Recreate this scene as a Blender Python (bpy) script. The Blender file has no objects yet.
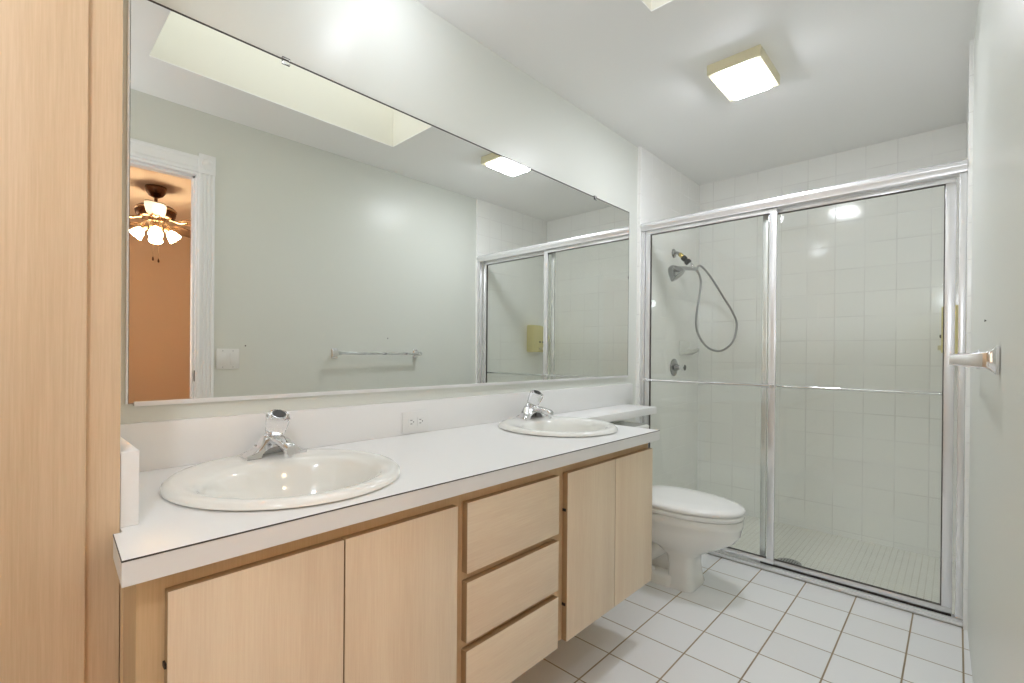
import bpy, bmesh, math, random
from mathutils import Vector, Matrix

scene = bpy.context.scene
COL = scene.collection
random.seed(3)

# ------------------------------------------------------------------ camera
def make_camera():
    yaw, pitch, roll = (math.radians(a) for a in (45.551, -0.1576, 0.4793))
    f_px, ppx, ppy = 475.44, 472.0, 354.93
    F = Vector((-math.sin(yaw)*math.cos(pitch), math.cos(yaw)*math.cos(pitch), math.sin(pitch)))
    rt = Vector((math.cos(yaw), math.sin(yaw), 0))
    up = rt.cross(F)
    R = math.cos(roll)*rt + math.sin(roll)*up
    U = -math.sin(roll)*rt + math.cos(roll)*up
    cd = bpy.data.cameras.new('camera')
    cd.sensor_width = 36.0
    cd.lens = f_px/1024*36
    cd.shift_x = (512-ppx)/1024
    cd.shift_y = (ppy-341.5)/1024
    cd.clip_start = 0.01
    co = bpy.data.objects.new('camera', cd)
    m = Matrix(((R.x, U.x, -F.x, 1.42), (R.y, U.y, -F.y, 0.0), (R.z, U.z, -F.z, 1.13), (0, 0, 0, 1)))
    co.matrix_world = m
    COL.objects.link(co)
    scene.camera = co
make_camera()

# ------------------------------------------------------------------ world, exposure, light levels
world = bpy.data.worlds.new('world')
scene.world = world
world.use_nodes = True
world.node_tree.nodes['Background'].inputs[0].default_value = (0.75, 0.85, 1.0, 1)
world.node_tree.nodes['Background'].inputs[1].default_value = 0.6
scene.view_settings.view_transform = 'Standard'
scene.view_settings.look = 'None'
scene.view_settings.gamma = 1.0
scene.view_settings.use_curve_mapping = False
scene.view_settings.exposure = 0.36
SKYLIGHT_STRENGTH = 1.75
LAMP_STRENGTH = 52.0
FAN_SHADE_STRENGTH = 46.0
FLASH_HIGH = 1.8
FILL_CAMERA = 11.0
BEDROOM_FILL_STRENGTH = 1.4
# photographer's strobe high above the mirror, plus a fill light added behind the camera
def flash_or_fill(name, loc, watts):
    fl = bpy.data.lights.new(name, 'POINT')
    fl.energy = watts; fl.color = (0.86, 0.905, 1.0); fl.shadow_soft_size = 0.05
    flo = bpy.data.objects.new(name, fl); flo.location = loc
    COL.objects.link(flo)
flash_or_fill('flash_high', (0.29, 0.92, 2.345), FLASH_HIGH)
flash_or_fill('fill_camera', (1.38, -0.25, 1.80), FILL_CAMERA)
cy = scene.cycles
cy.use_denoising = True
cy.max_bounces = 24
cy.diffuse_bounces = 10
cy.glossy_bounces = 8
cy.transmission_bounces = 12
cy.transparent_max_bounces = 24
cy.caustics_reflective = True
cy.caustics_refractive = True
cy.sample_clamp_indirect = 8.0

# ------------------------------------------------------------------ materials
def new_mat(name):
    m = bpy.data.materials.new(name)
    m.use_nodes = True
    nt = m.node_tree
    return m, nt, nt.nodes['Principled BSDF']

def plain(name, col, rough=0.5, metal=0.0, spec=0.5, bump=0.0, bscale=200, mottling=0.0):
    m, nt, b = new_mat(name)
    b.inputs['Base Color'].default_value = (*col, 1)
    b.inputs['Roughness'].default_value = rough
    b.inputs['Metallic'].default_value = metal
    b.inputs['Specular IOR Level'].default_value = spec
    geo = nt.nodes.new('ShaderNodeNewGeometry')
    if mottling:
        n = nt.nodes.new('ShaderNodeTexNoise'); n.inputs['Scale'].default_value = 6
        nt.links.new(geo.outputs['Position'], n.inputs['Vector'])
        mx = nt.nodes.new('ShaderNodeMix'); mx.data_type = 'RGBA'
        mx.inputs[6].default_value = (*[c*(1-mottling) for c in col], 1)
        mx.inputs[7].default_value = (*[min(1, c*(1+mottling)) for c in col], 1)
        nt.links.new(n.outputs[0], mx.inputs[0])
        nt.links.new(mx.outputs[2], b.inputs['Base Color'])
    if bump:
        n = nt.nodes.new('ShaderNodeTexNoise'); n.inputs['Scale'].default_value = bscale
        nt.links.new(geo.outputs['Position'], n.inputs['Vector'])
        bp = nt.nodes.new('ShaderNodeBump'); bp.inputs['Strength'].default_value = bump
        bp.inputs['Distance'].default_value = 0.002
        nt.links.new(n.outputs[0], bp.inputs['Height'])
        nt.links.new(bp.outputs[0], b.inputs['Normal'])
    return m

def wood(name, c1, c2, axis='z', rough=0.42):
    m, nt, b = new_mat(name)
    geo = nt.nodes.new('ShaderNodeNewGeometry')
    mp = nt.nodes.new('ShaderNodeMapping')
    long, short = 9.0, 300.0
    mp.inputs['Scale'].default_value = {'z': (short, short, long), 'y': (short, long, short)}[axis]
    nt.links.new(geo.outputs['Position'], mp.inputs['Vector'])
    n = nt.nodes.new('ShaderNodeTexNoise'); n.inputs['Scale'].default_value = 1
    n.inputs['Detail'].default_value = 5; n.inputs['Roughness'].default_value = 0.65
    nt.links.new(mp.outputs[0], n.inputs['Vector'])
    mp2 = nt.nodes.new('ShaderNodeMapping')
    mp2.inputs['Scale'].default_value = {'z': (14, 14, 0.7), 'y': (14, 0.7, 14)}[axis]
    nt.links.new(geo.outputs['Position'], mp2.inputs['Vector'])
    n2 = nt.nodes.new('ShaderNodeTexNoise'); n2.inputs['Scale'].default_value = 1
    nt.links.new(mp2.outputs[0], n2.inputs['Vector'])
    ad = nt.nodes.new('ShaderNodeMath'); ad.operation = 'ADD'
    nt.links.new(n.outputs[0], ad.inputs[0]); nt.links.new(n2.outputs[0], ad.inputs[1])
    mr = nt.nodes.new('ShaderNodeMapRange')
    mr.inputs[1].default_value = 0.72; mr.inputs[2].default_value = 1.28
    nt.links.new(ad.outputs[0], mr.inputs[0])
    mx = nt.nodes.new('ShaderNodeMix'); mx.data_type = 'RGBA'
    mx.inputs[6].default_value = (*c1, 1); mx.inputs[7].default_value = (*c2, 1)
    nt.links.new(mr.outputs[0], mx.inputs[0])
    nt.links.new(mx.outputs[2], b.inputs['Base Color'])
    b.inputs['Roughness'].default_value = rough
    b.inputs['Specular IOR Level'].default_value = 0.35
    return m

def tiles(name, col, grout, axes, size, origin, gw, rough=0.12, extra=None, var=0.03, spec=0.5):
    """procedural tile grid on two world axes; extra = (axis, position) adds one more grout line"""
    m, nt, b = new_mat(name)
    geo = nt.nodes.new('ShaderNodeNewGeometry')
    sep = nt.nodes.new('ShaderNodeSeparateXYZ')
    nt.links.new(geo.outputs['Position'], sep.inputs[0])
    def math_(op, a, v=None, v2=None):
        k = nt.nodes.new('ShaderNodeMath'); k.operation = op
        if isinstance(a, (int, float)): k.inputs[0].default_value = a
        else: nt.links.new(a, k.inputs[0])
        if v is not None:
            if isinstance(v, (int, float)): k.inputs[1].default_value = v
            else: nt.links.new(v, k.inputs[1])
        return k.outputs[0]
    dists, cells = [], []
    for ax, s, o in zip(axes, size, origin):
        v = math_('SUBTRACT', sep.outputs['xyz'.index(ax)], o)
        dists.append(math_('PINGPONG', v, s/2))
        cells.append(math_('FLOOR', math_('DIVIDE', v, s)))
    d = math_('MINIMUM', dists[0], dists[1])
    if extra:
        lim = math_('ABSOLUTE', math_('SUBTRACT', sep.outputs['xyz'.index(extra[0])], extra[1]))
        d = math_('MINIMUM', d, lim)
    mr = nt.nodes.new('ShaderNodeMapRange'); mr.interpolation_type = 'SMOOTHSTEP'
    mr.inputs[1].default_value = gw*0.35; mr.inputs[2].default_value = gw*0.7
    nt.links.new(d, mr.inputs[0])
    comb = nt.nodes.new('ShaderNodeCombineXYZ')
    nt.links.new(cells[0], comb.inputs[0]); nt.links.new(cells[1], comb.inputs[1])
    wn = nt.nodes.new('ShaderNodeTexWhiteNoise'); wn.noise_dimensions = '3D'
    nt.links.new(comb.outputs[0], wn.inputs['Vector'])
    t = nt.nodes.new('ShaderNodeMix'); t.data_type = 'RGBA'
    t.inputs[6].default_value = (*[c*(1-var) for c in col], 1)
    t.inputs[7].default_value = (*[min(1, c*(1+var)) for c in col], 1)
    nt.links.new(wn.outputs['Value'], t.inputs[0])
    gn = nt.nodes.new('ShaderNodeTexNoise'); gn.inputs['Scale'].default_value = 4.5
    nt.links.new(geo.outputs['Position'], gn.inputs['Vector'])
    gm = nt.nodes.new('ShaderNodeMix'); gm.data_type = 'RGBA'
    gm.inputs[6].default_value = (*[c*0.75 for c in grout], 1); gm.inputs[7].default_value = (*[min(1, c*1.3) for c in grout], 1)
    nt.links.new(gn.outputs[0], gm.inputs[0])
    mx = nt.nodes.new('ShaderNodeMix'); mx.data_type = 'RGBA'
    nt.links.new(gm.outputs[2], mx.inputs[6])
    nt.links.new(t.outputs[2], mx.inputs[7])
    nt.links.new(mr.outputs[0], mx.inputs[0])
    nt.links.new(mx.outputs[2], b.inputs['Base Color'])
    ro = nt.nodes.new('ShaderNodeMapRange'); ro.inputs[3].default_value = 0.8; ro.inputs[4].default_value = rough
    nt.links.new(mr.outputs[0], ro.inputs[0]); nt.links.new(ro.outputs[0], b.inputs['Roughness'])
    bp = nt.nodes.new('ShaderNodeBump'); bp.inputs['Strength'].default_value = 0.4; bp.inputs['Distance'].default_value = 0.0015
    nt.links.new(mr.outputs[0], bp.inputs['Height']); nt.links.new(bp.outputs[0], b.inputs['Normal'])
    b.inputs['Specular IOR Level'].default_value = spec
    return m

def glow(name, col, strength):
    m, nt, b = new_mat(name)
    b.inputs['Base Color'].default_value = (*col, 1)
    b.inputs['Emission Color'].default_value = (*col, 1)
    b.inputs['Emission Strength'].default_value = strength
    return m

def pane_glass(name, tint, reflect=0.035):
    m, nt, b = new_mat(name)
    nt.nodes.remove(b)
    out = nt.nodes['Material Output']
    tr = nt.nodes.new('ShaderNodeBsdfTransparent'); tr.inputs[0].default_value = (*tint, 1)
    gl = nt.nodes.new('ShaderNodeBsdfGlossy'); gl.inputs['Roughness'].default_value = 0.01
    # Schlick reflectance, the same from both faces of the pane
    geo = nt.nodes.new('ShaderNodeNewGeometry')
    dot = nt.nodes.new('ShaderNodeVectorMath'); dot.operation = 'DOT_PRODUCT'
    nt.links.new(geo.outputs['Normal'], dot.inputs[0]); nt.links.new(geo.outputs['Incoming'], dot.inputs[1])
    def mth(op, a, b):
        k = nt.nodes.new('ShaderNodeMath'); k.operation = op; k.use_clamp = True
        for i_, v in enumerate((a, b)):
            if v is None: continue
            if isinstance(v, (int, float)): k.inputs[i_].default_value = v
            else: nt.links.new(v, k.inputs[i_])
        return k
    ab = mth('ABSOLUTE', dot.outputs['Value'], None)
    om = mth('SUBTRACT', 1.0, ab.outputs[0])
    pw = mth('POWER', om.outputs[0], 5.0)
    ml = mth('MULTIPLY', pw.outputs[0], 1.0-reflect)
    fr = mth('ADD', ml.outputs[0], reflect)
    mx = nt.nodes.new('ShaderNodeMixShader')
    nt.links.new(fr.outputs[0], mx.inputs[0]); nt.links.new(tr.outputs[0], mx.inputs[1]); nt.links.new(gl.outputs[0], mx.inputs[2])
    nt.links.new(mx.outputs[0], out.inputs[0])
    return m

M = {}
M['wall'] = plain('painted_wall', (0.725, 0.745, 0.695), 0.34, spec=0.4, bump=0.05, bscale=60)
M['ceiling'] = plain('ceiling_paint', (0.91, 0.91, 0.90), 0.55, spec=0.3)
M['shaft'] = plain('skylight_shaft_paint', (0.82, 0.80, 0.72), 0.6)
M['trim'] = plain('white_gloss_trim', (0.90, 0.91, 0.92), 0.3)
M['wood_door'] = wood('maple_laminate', (0.76, 0.595, 0.425), (0.86, 0.715, 0.53), 'z')
M['wood_drawer'] = wood('maple_laminate_drawer', (0.76, 0.595, 0.425), (0.86, 0.715, 0.53), 'y')
M['wood_frame'] = wood('oak_face_frame', (0.60, 0.42, 0.23), (0.70, 0.51, 0.31), 'z')
M['wood_tall'] = wood('linen_cabinet_maple', (0.60, 0.43, 0.265), (0.72, 0.545, 0.365), 'z')
M['wood_edge'] = plain('brown_panel_edge', (0.40, 0.26, 0.13), 0.5)
M['dark_gap'] = plain('dark_shadow_plastic', (0.03, 0.025, 0.02), 0.6)
M['laminate'] = plain('white_laminate', (0.83, 0.83, 0.82), 0.33, spec=0.4)
M['seam'] = plain('laminate_seam', (0.06, 0.05, 0.045), 0.6)
M['porcelain'] = plain('porcelain', (0.84, 0.84, 0.80), 0.08, spec=0.6)
M['seat'] = plain('toilet_seat_plastic', (0.85, 0.85, 0.83), 0.18)
M['chrome'] = plain('chrome', (0.80, 0.80, 0.82), 0.06, 1.0)
M['alu'] = plain('brushed_aluminium', (0.84, 0.84, 0.85), 0.26, 0.65, bump=0.02, bscale=400)
M['silver'] = plain('satin_silver', (0.84, 0.84, 0.84), 0.35, 0.3)
M['satin'] = plain('dull_chrome', (0.40, 0.40, 0.40), 0.22, 1.0)
M['steel'] = plain('woven_steel_hose', (0.42, 0.42, 0.42), 0.35, 0.9)
M['brass'] = plain('brass', (0.65, 0.50, 0.16), 0.25, 1.0)
M['black'] = plain('black_plastic', (0.012, 0.012, 0.012), 0.35)
M['plate'] = plain('white_plastic', (0.80, 0.80, 0.78), 0.35)
M['grey'] = plain('grey_slot', (0.12, 0.12, 0.12), 0.5)
M['cream'] = plain('cream_plastic', (0.80, 0.72, 0.36), 0.35)
M['fixture'] = plain('cream_painted_metal', (0.78, 0.72, 0.50), 0.4)
M['peach'] = plain('peach_wall', (0.80, 0.66, 0.54), 0.7)
M['peach_ceiling'] = plain('peach_textured_ceiling', (0.80, 0.66, 0.54), 0.9, bump=0.6, bscale=90)
M['carpet'] = plain('bedroom_carpet', (0.42, 0.30, 0.20), 0.95, bump=0.6, bscale=300)
M['bronze'] = plain('oiled_bronze', (0.16, 0.085, 0.05), 0.25, 0.9)
M['bronze_light'] = plain('antique_brass', (0.62, 0.45, 0.28), 0.25, 0.9)
M['blade'] = wood('fan_blade_wood', (0.17, 0.09, 0.05), (0.25, 0.14, 0.08), 'y')
M['hinge'] = plain('dark_hinge', (0.05, 0.045, 0.04), 0.4, 0.8)
M['floor'] = tiles('floor_tiles', (0.83, 0.835, 0.835), (0.30, 0.235, 0.15), 'xy', (0.1965, 0.2055), (0.508, 2.868), 0.0052, extra=('x', 1.446))
M['tile_back'] = tiles('shower_tiles_back', (0.92, 0.92, 0.895), (0.83, 0.82, 0.77), 'xz', (0.149, 0.152), (0.120, 0.017), 0.0045, rough=0.1, var=0.012)
M['tile_side'] = tiles('shower_tiles_side', (0.92, 0.92, 0.895), (0.83, 0.82, 0.77), 'yz', (0.149, 0.152), (2.852, 0.017), 0.0045, rough=0.1, var=0.012)
M['mosaic'] = tiles('shower_mosaic', (0.86, 0.85, 0.80), (0.74, 0.72, 0.66), 'xy', (0.0265, 0.0265), (0.02, 2.9), 0.0035, rough=0.3, var=0.02)
M['mirror'] = plain('mirror_silver', (0.87, 0.885, 0.86), 0.0, 1.0)
M['glass'] = pane_glass('shower_glass', (0.975, 0.985, 0.972))
m_, nt_, b_ = new_mat('clear_acrylic')
b_.inputs['Base Color'].default_value = (0.97, 0.97, 0.98, 1); b_.inputs['Transmission Weight'].default_value = 1.0
b_.inputs['Roughness'].default_value = 0.03; b_.inputs['IOR'].default_value = 1.4
M['acrylic'] = m_
M['diffuser'] = glow('lamp_diffuser', (0.90, 0.925, 1.0), LAMP_STRENGTH)
M['skypanel'] = glow('skylight_dome', (0.86, 0.91, 1.0), SKYLIGHT_STRENGTH)
M['bedroom_fill'] = glow('bedroom_fill_pane', (1.0, 0.88, 0.73), BEDROOM_FILL_STRENGTH)  # glow of the added bedroom window, used as warm fill
M['fan_shade'] = glow('lit_frosted_shade', (1.0, 0.78, 0.50), FAN_SHADE_STRENGTH)

# ------------------------------------------------------------------ mesh helpers (all coordinates are world metres)
ORIGIN = {}

def bm_new():
    return bmesh.new()

def box(bm, x0, x1, y0, y1, z0, z1, bevel=0.0, seg=2, mat=None):
    vs = [bm.verts.new((x, y, z)) for x in (x0, x1) for y in (y0, y1) for z in (z0, z1)]
    F = [(0, 1, 3, 2), (4, 6, 7, 5), (0, 4, 5, 1), (2, 3, 7, 6), (0, 2, 6, 4), (1, 5, 7, 3)]
    fs = [bm.faces.new([vs[i] for i in f]) for f in F]
    if bevel:
        es = list({e for f in fs for e in f.edges})
        bmesh.ops.bevel(bm, geom=es, offset=bevel, segments=seg, affect='EDGES', profile=0.5)
    if mat is not None:
        bmesh.ops.transform(bm, matrix=mat, verts=[v for v in bm.verts])
    return bm

def loft(bm, rings, cap0=True, cap1=True, closed=True):
    vr = [[bm.verts.new(p) for p in r] for r in rings]
    n = len(vr[0])
    for a, b in zip(vr, vr[1:]):
        for i in range(n if closed else n-1):
            j = (i+1) % n
            bm.faces.new((a[i], a[j], b[j], b[i]))
    if cap0: bm.faces.new(list(reversed(vr[0])))
    if cap1: bm.faces.new(vr[-1])
    return vr

def ring(cx, cy, rx, ry, z, n=48):
    return [(cx+rx*math.cos(2*math.pi*i/n), cy+ry*math.sin(2*math.pi*i/n), z) for i in range(n)]

def lathe(bm, prof, n=32, mat=Matrix(), cap0=True, cap1=True):
    """prof: list of (r, z) about local z"""
    rings = []
    for r, z in prof:
        rings.append([mat @ Vector((r*math.cos(2*math.pi*i/n), r*math.sin(2*math.pi*i/n), z)) for i in range(n)])
    loft(bm, rings, cap0, cap1)

def axis_mat(loc, d):
    d = Vector(d).normalized()
    q = Vector((0, 0, 1)).rotation_difference(d)
    return Matrix.Translation(Vector(loc)) @ q.to_matrix().to_4x4()

def catmull(pts, k=8):
    P = [Vector(p) for p in pts]
    P = [2*P[0]-P[1]] + P + [2*P[-1]-P[-2]]
    out = []
    for i in range(1, len(P)-2):
        for s in range(k):
            t = s/k
            a, b, c, d = P[i-1], P[i], P[i+1], P[i+2]
            out.append(0.5*((2*b)+(-a+c)*t+(2*a-5*b+4*c-d)*t*t+(-a+3*b-3*c+d)*t**3))
    out.append(P[-2])
    return out

def tube(bm, pts, r, n=12, caps=True):
    P = [Vector(p) for p in pts]
    rs = r if isinstance(r, (list, tuple)) else [r]*len(P)
    T = []
    for i in range(len(P)):
        T.append(((P[min(i+1, len(P)-1)]-P[max(i-1, 0)])).normalized())
    u = T[0].orthogonal().normalized()
    rings = []
    for i, p in enumerate(P):
        u = (u - T[i]*u.dot(T[i])).normalized()
        v = T[i].cross(u)
        rings.append([p + rs[i]*(u*math.cos(2*math.pi*k/n)+v*math.sin(2*math.pi*k/n)) for k in range(n)])
    loft(bm, rings, caps, caps)

def prism(bm, outline, axis, a, b, bevel=0):
    """outline in the two other axes (cyclic order), extruded from a to b along axis"""
    def P(u, v, w):
        return {'x': (w, u, v), 'y': (u, w, v), 'z': (u, v, w)}[axis]
    loft(bm, [[P(u, v, a) for u, v in outline], [P(u, v, b) for u, v in outline]])

def rounded_rect(u0, u1, v0, v1, r, n=5):
    pts = []
    for cx_, cy_, a0 in ((u1-r, v1-r, 0), (u0+r, v1-r, 90), (u0+r, v0+r, 180), (u1-r, v0+r, 270)):
        for k in range(n+1):
            a = math.radians(a0+90*k/n)
            pts.append((cx_+r*math.cos(a), cy_+r*math.sin(a)))
    return pts

def base_of(o):
    return ORIGIN[o.name]

def obj(name, bm, mat, parent=None, smooth=True, origin=None, bevel=0.0, angle=40):
    bmesh.ops.recalc_face_normals(bm, faces=bm.faces[:])
    if parent is not None:
        o0 = base_of(parent)
    elif origin is not None:
        o0 = Vector(origin)
    else:
        xs = [v.co for v in bm.verts]
        lo = Vector((min(c[i] for c in xs) for i in range(3)))
        hi = Vector((max(c[i] for c in xs) for i in range(3)))
        o0 = Vector(((lo.x+hi.x)/2, (lo.y+hi.y)/2, lo.z))
    bmesh.ops.translate(bm, verts=bm.verts[:], vec=-o0)
    me = bpy.data.meshes.new(name)
    bm.to_mesh(me); bm.free()
    me.materials.append(mat)
    if smooth:
        me.polygons.foreach_set('use_smooth', [True]*len(me.polygons))
        me.set_sharp_from_angle(angle=math.radians(angle))
    o = bpy.data.objects.new(name, me)
    COL.objects.link(o)
    if parent is not None:
        o.parent = parent
    else:
        o.location = o0
    if bevel:
        md = o.modifiers.new('bevel', 'BEVEL'); md.width = bevel; md.segments = 2
        md.limit_method = 'ANGLE'; md.angle_limit = math.radians(40); md.harden_normals = False
    ORIGIN[o.name] = o0.copy()
    return o

def tag(o, label, cat, group=None):
    o['label'] = label; o['category'] = cat
    if group: o['group'] = group
    return o

def thing(name, label, cat, loc, group=None):
    o = bpy.data.objects.new(name, None)
    o.empty_display_size = 0.05
    COL.objects.link(o)
    o.location = loc
    ORIGIN[o.name] = Vector(loc)
    return tag(o, label, cat, group)

def struct(name, bm, mat, parent=None, smooth=False, bevel=0.0):
    o = obj(name, bm, mat, parent, smooth, bevel=bevel)
    if parent is None: o['kind'] = 'structure'
    return o

def bx(*a, **k):
    return box(bm_new(), *a, **k)

def copy_tree(o, shift, label, parent=None):
    c = o.copy(); COL.objects.link(c)
    if parent is None:
        c.location = o.location + Vector(shift); c['label'] = label
    else:
        c.parent = parent
    for ch in list(o.children):
        copy_tree(ch, shift, label, c)
    return c

# ------------------------------------------------------------------ room constants
H = 2.443            # ceiling
XR = 1.485           # right wall face
YS = 2.846           # where the shower tiling starts
YB = 3.82            # shower back wall
SXL, SXR = 0.022, 1.447
DOOR_Y0, DOOR_Y1, DOOR_Z = -0.15, 0.740, 2.092
def xr(y): return 1.5010-0.0200*(y-0.8)
BED_X0, BED_X1, BED_Y0, BED_Y1 = XR+0.12, 4.7, -1.8, 2.6
YF = -1.0

# ------------------------------------------------------------------ setting
struct('floor', bx(-0.1, XR+0.06, YF, 2.868, -0.05, 0.0), M['floor'])
struct('floor_shower', bx(-0.1, XR+0.1, 2.905, YB+0.1, -0.07, -0.02), M['mosaic'])
struct('trim_1', bx(SXL-0.02, SXR+0.02, 2.868, 2.905, -0.05, 0.008), M['porcelain'])
struct('wall_left', bx(-0.12, 0.0, YF-0.1, YS, -0.05, H+0.02), M['wall'])
struct('wall_shower_left', bx(-0.12, SXL, YS, YB+0.12, -0.07, H+0.02, bevel=0.004), M['tile_side'])
struct('wall_shower_right', bx(SXR, XR+0.12, YS, YB+0.12, -0.07, H+0.02, bevel=0.004), M['tile_side'])
struct('wall_back', bx(SXL, SXR, YB, YB+0.12, -0.07, H+0.02), M['tile_back'])
bm = bm_new()
prism(bm, [(xr(DOOR_Y1+0.02), DOOR_Y1+0.02), (BED_X0, DOOR_Y1+0.02), (BED_X0, YS), (xr(YS), YS)], 'z', -0.05, H+0.02)
XD = xr(DOOR_Y1+0.02)
box(bm, XD, BED_X0, YF-0.1, DOOR_Y0-0.02, -0.05, H+0.02)
box(bm, XD, BED_X0, DOOR_Y0-0.02, DOOR_Y1+0.02, DOOR_Z+0.02, H+0.02)
struct('wall_right', bm, M['wall'])
struct('wall_front', bx(-0.12, XD, YF-0.1, YF, -0.05, H+0.02), M['wall'])
def fill_window_unit(name, axis, pos, a0, a1, z0, z1, glassmat):
    def B(bm, u0, u1, d0, d1, za, zb):
        if axis == 'y': box(bm, u0, u1, pos+d0, pos+d1, za, zb)
        else: box(bm, pos+d0, pos+d1, u0, u1, za, zb)
    bm = bm_new(); f = 0.045; mz = (z0+z1)/2
    B(bm, a0, a0+f, -0.03, 0.03, z0, z1); B(bm, a1-f, a1, -0.03, 0.03, z0, z1)
    B(bm, a0+f, a1-f, -0.03, 0.03, z0, z0+f); B(bm, a0+f, a1-f, -0.03, 0.03, z1-f, z1)
    B(bm, a0+f, a1-f, -0.02, 0.02, mz-0.02, mz+0.02)
    fr_ = struct(name, bm, M['trim'])
    for za, zb in ((z0+f, mz-0.02), (mz+0.02, z1-f)):
        bm = bm_new(); B(bm, a0+f, a1-f, -0.004, 0.004, za, zb)
        obj('fill_window_pane', bm, glassmat, fr_, smooth=False)

# ceiling with the skylight opening
OX0, OX1, OY0, OY1 = 0.592, 1.125, 0.45, 1.757
ct = 0.004
bm = bm_new()
box(bm, -0.12, OX0, YF-0.1, YB+0.12, H, H+ct)
box(bm, OX1, XR+0.12, YF-0.1, YB+0.12, H, H+ct)
box(bm, OX0, OX1, YF-0.1, OY0, H, H+ct)
box(bm, OX0, OX1, OY1, YB+0.12, H, H+ct)
struct('ceiling', bm, M['ceiling'])
ST = H+0.75
bm = bm_new()
w = 0.02
box(bm, OX0-w, OX0, OY0-w, OY1+w, H+ct, ST+0.02)
box(bm, OX1, OX1+w, OY0-w, OY1+w, H+ct, ST+0.02)
box(bm, OX0, OX1, OY0-w, OY0, H+ct, ST+0.02)
box(bm, OX0, OX1, OY1, OY1+w, H+ct, ST+0.02)
window = struct('window_1', bm, M['shaft'])
# domed acrylic skylight on top of the shaft
bm = bm_new()
gx, gy = 8, 14
grid = [[bm.verts.new((OX0+(OX1-OX0)*i/gx, OY0+(OY1-OY0)*j/gy,
         ST+0.09*(1-(2*i/gx-1)**4)*(1-(2*j/gy-1)**4))) for j in range(gy+1)] for i in range(gx+1)]
for i in range(gx):
    for j in range(gy):
        bm.faces.new((grid[i][j], grid[i+1][j], grid[i+1][j+1], grid[i][j+1]))
struct('skylight_dome', bm, M['skypanel'], window, smooth=True)

# bedroom beyond the doorway (seen in the mirror)
bm = bm_new()
BW0, BW1 = -1.45, 0.45
box(bm, BED_X1, BED_X1+0.1, BED_Y0, BW0, 0, H)
box(bm, BED_X1, BED_X1+0.1, BW1, BED_Y1, 0, H)
box(bm, BED_X1, BED_X1+0.1, BW0, BW1, 0, 0.75)
box(bm, BED_X1, BED_X1+0.1, BW0, BW1, 2.15, H)
struct('wall_bedroom_far', bm, M['peach'])
fill_window_unit('fill_window_2', 'x', BED_X1+0.05, BW0, BW1, 0.75, 2.15, M['bedroom_fill'])  # unseen window added to throw light through the doorway onto the vanity
struct('wall_bedroom_left', bx(BED_X0, BED_X1, BED_Y1, BED_Y1+0.1, 0, H), M['peach'])
struct('wall_bedroom_right', bx(BED_X0, BED_X1, BED_Y0-0.1, BED_Y0, 0, H), M['peach'])
bm = bm_new()
box(bm, BED_X0, BED_X0+0.01, DOOR_Y1+0.10, BED_Y1, 0, H)
box(bm, BED_X0, BED_X0+0.01, BED_Y0, DOOR_Y0-0.10, 0, H)
box(bm, BED_X0, BED_X0+0.01, DOOR_Y0-0.10, DOOR_Y1+0.10, DOOR_Z+0.10, H)
struct('wall_bedroom_near', bm, M['peach'])
struct('ceiling_bedroom', bx(BED_X0, BED_X1+0.1, BED_Y0-0.1, BED_Y1+0.1, H, H+0.05), M['peach_ceiling'])
struct('floor_bedroom', bx(XR+0.06, BED_X1+0.1, BED_Y0-0.1, BED_Y1+0.1, -0.05, 0.0), M['carpet'])

# doorway: jamb, fluted casing, rosette blocks
bm = bm_new()
box(bm, XD-0.0005, BED_X0+0.011, DOOR_Y1, DOOR_Y1+0.02, 0, DOOR_Z+0.02)
box(bm, XD-0.0005, BED_X0+0.011, DOOR_Y0-0.02, DOOR_Y0, 0, DOOR_Z+0.02)
box(bm, XD-0.0005, BED_X0+0.011, DOOR_Y0, DOOR_Y1, DOOR_Z, DOOR_Z+0.02)
box(bm, XR+0.05, XR+0.085, DOOR_Y1-0.011, DOOR_Y1, 0, DOOR_Z)
box(bm, XR+0.05, XR+0.085, DOOR_Y0, DOOR_Y0+0.011, 0, DOOR_Z)
box(bm, XR+0.05, XR+0.085, DOOR_Y0, DOOR_Y1, DOOR_Z-0.011, DOOR_Z)
door = struct('door_1', bm, M['trim'])
XR = XD
CT = 0.0085
def fluted(y0, y1):
    n = 5; p = []
    wd = (y1-y0)
    e = wd*0.13
    p += [(XR, y0), (XR-CT*0.75, y0), (XR-CT, y0+0.004), (XR-CT, y0+e)]
    fw = (wd-2*e)/3
    for k in range(3):
        a = y0+e+k*fw
        p += [(XR-CT, a+0.003), (XR-CT*0.35, a+fw*0.3), (XR-CT*0.35, a+fw*0.7), (XR-CT, a+fw-0.003)]
    p += [(XR-CT, y1-0.004), (XR-CT*0.75, y1), (XR, y1)]
    return p
CW = 0.080
for s, (ya, yb) in enumerate(((DOOR_Y1+0.008, DOOR_Y1+0.008+CW), (DOOR_Y0-0.008-CW, DOOR_Y0-0.008))):
    bm = bm_new(); prism(bm, fluted(ya, yb), 'z', 0.0, DOOR_Z+0.012)
    obj('fluted_casing', bm, M['trim'], door, smooth=False)
    bm = bm_new(); box(bm, XR-0.012, XR, ya-0.002, yb+0.002, DOOR_Z+0.012, DOOR_Z+0.118, bevel=0.002)
    cyy = (ya+yb)/2; czz = DOOR_Z+0.065
    mm = axis_mat((XR-0.012, cyy, czz), (-1, 0, 0))
    lathe(bm, [(0.034, -0.001), (0.034, 0.002), (0.030, 0.004), (0.026, 0.002), (0.022, 0.001), (0.014, 0.002), (0.008, 0.004), (0.003, 0.005)], 24, mm)
    obj('rosette_block', bm, M['trim'], door)
bm = bm_new()
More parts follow.
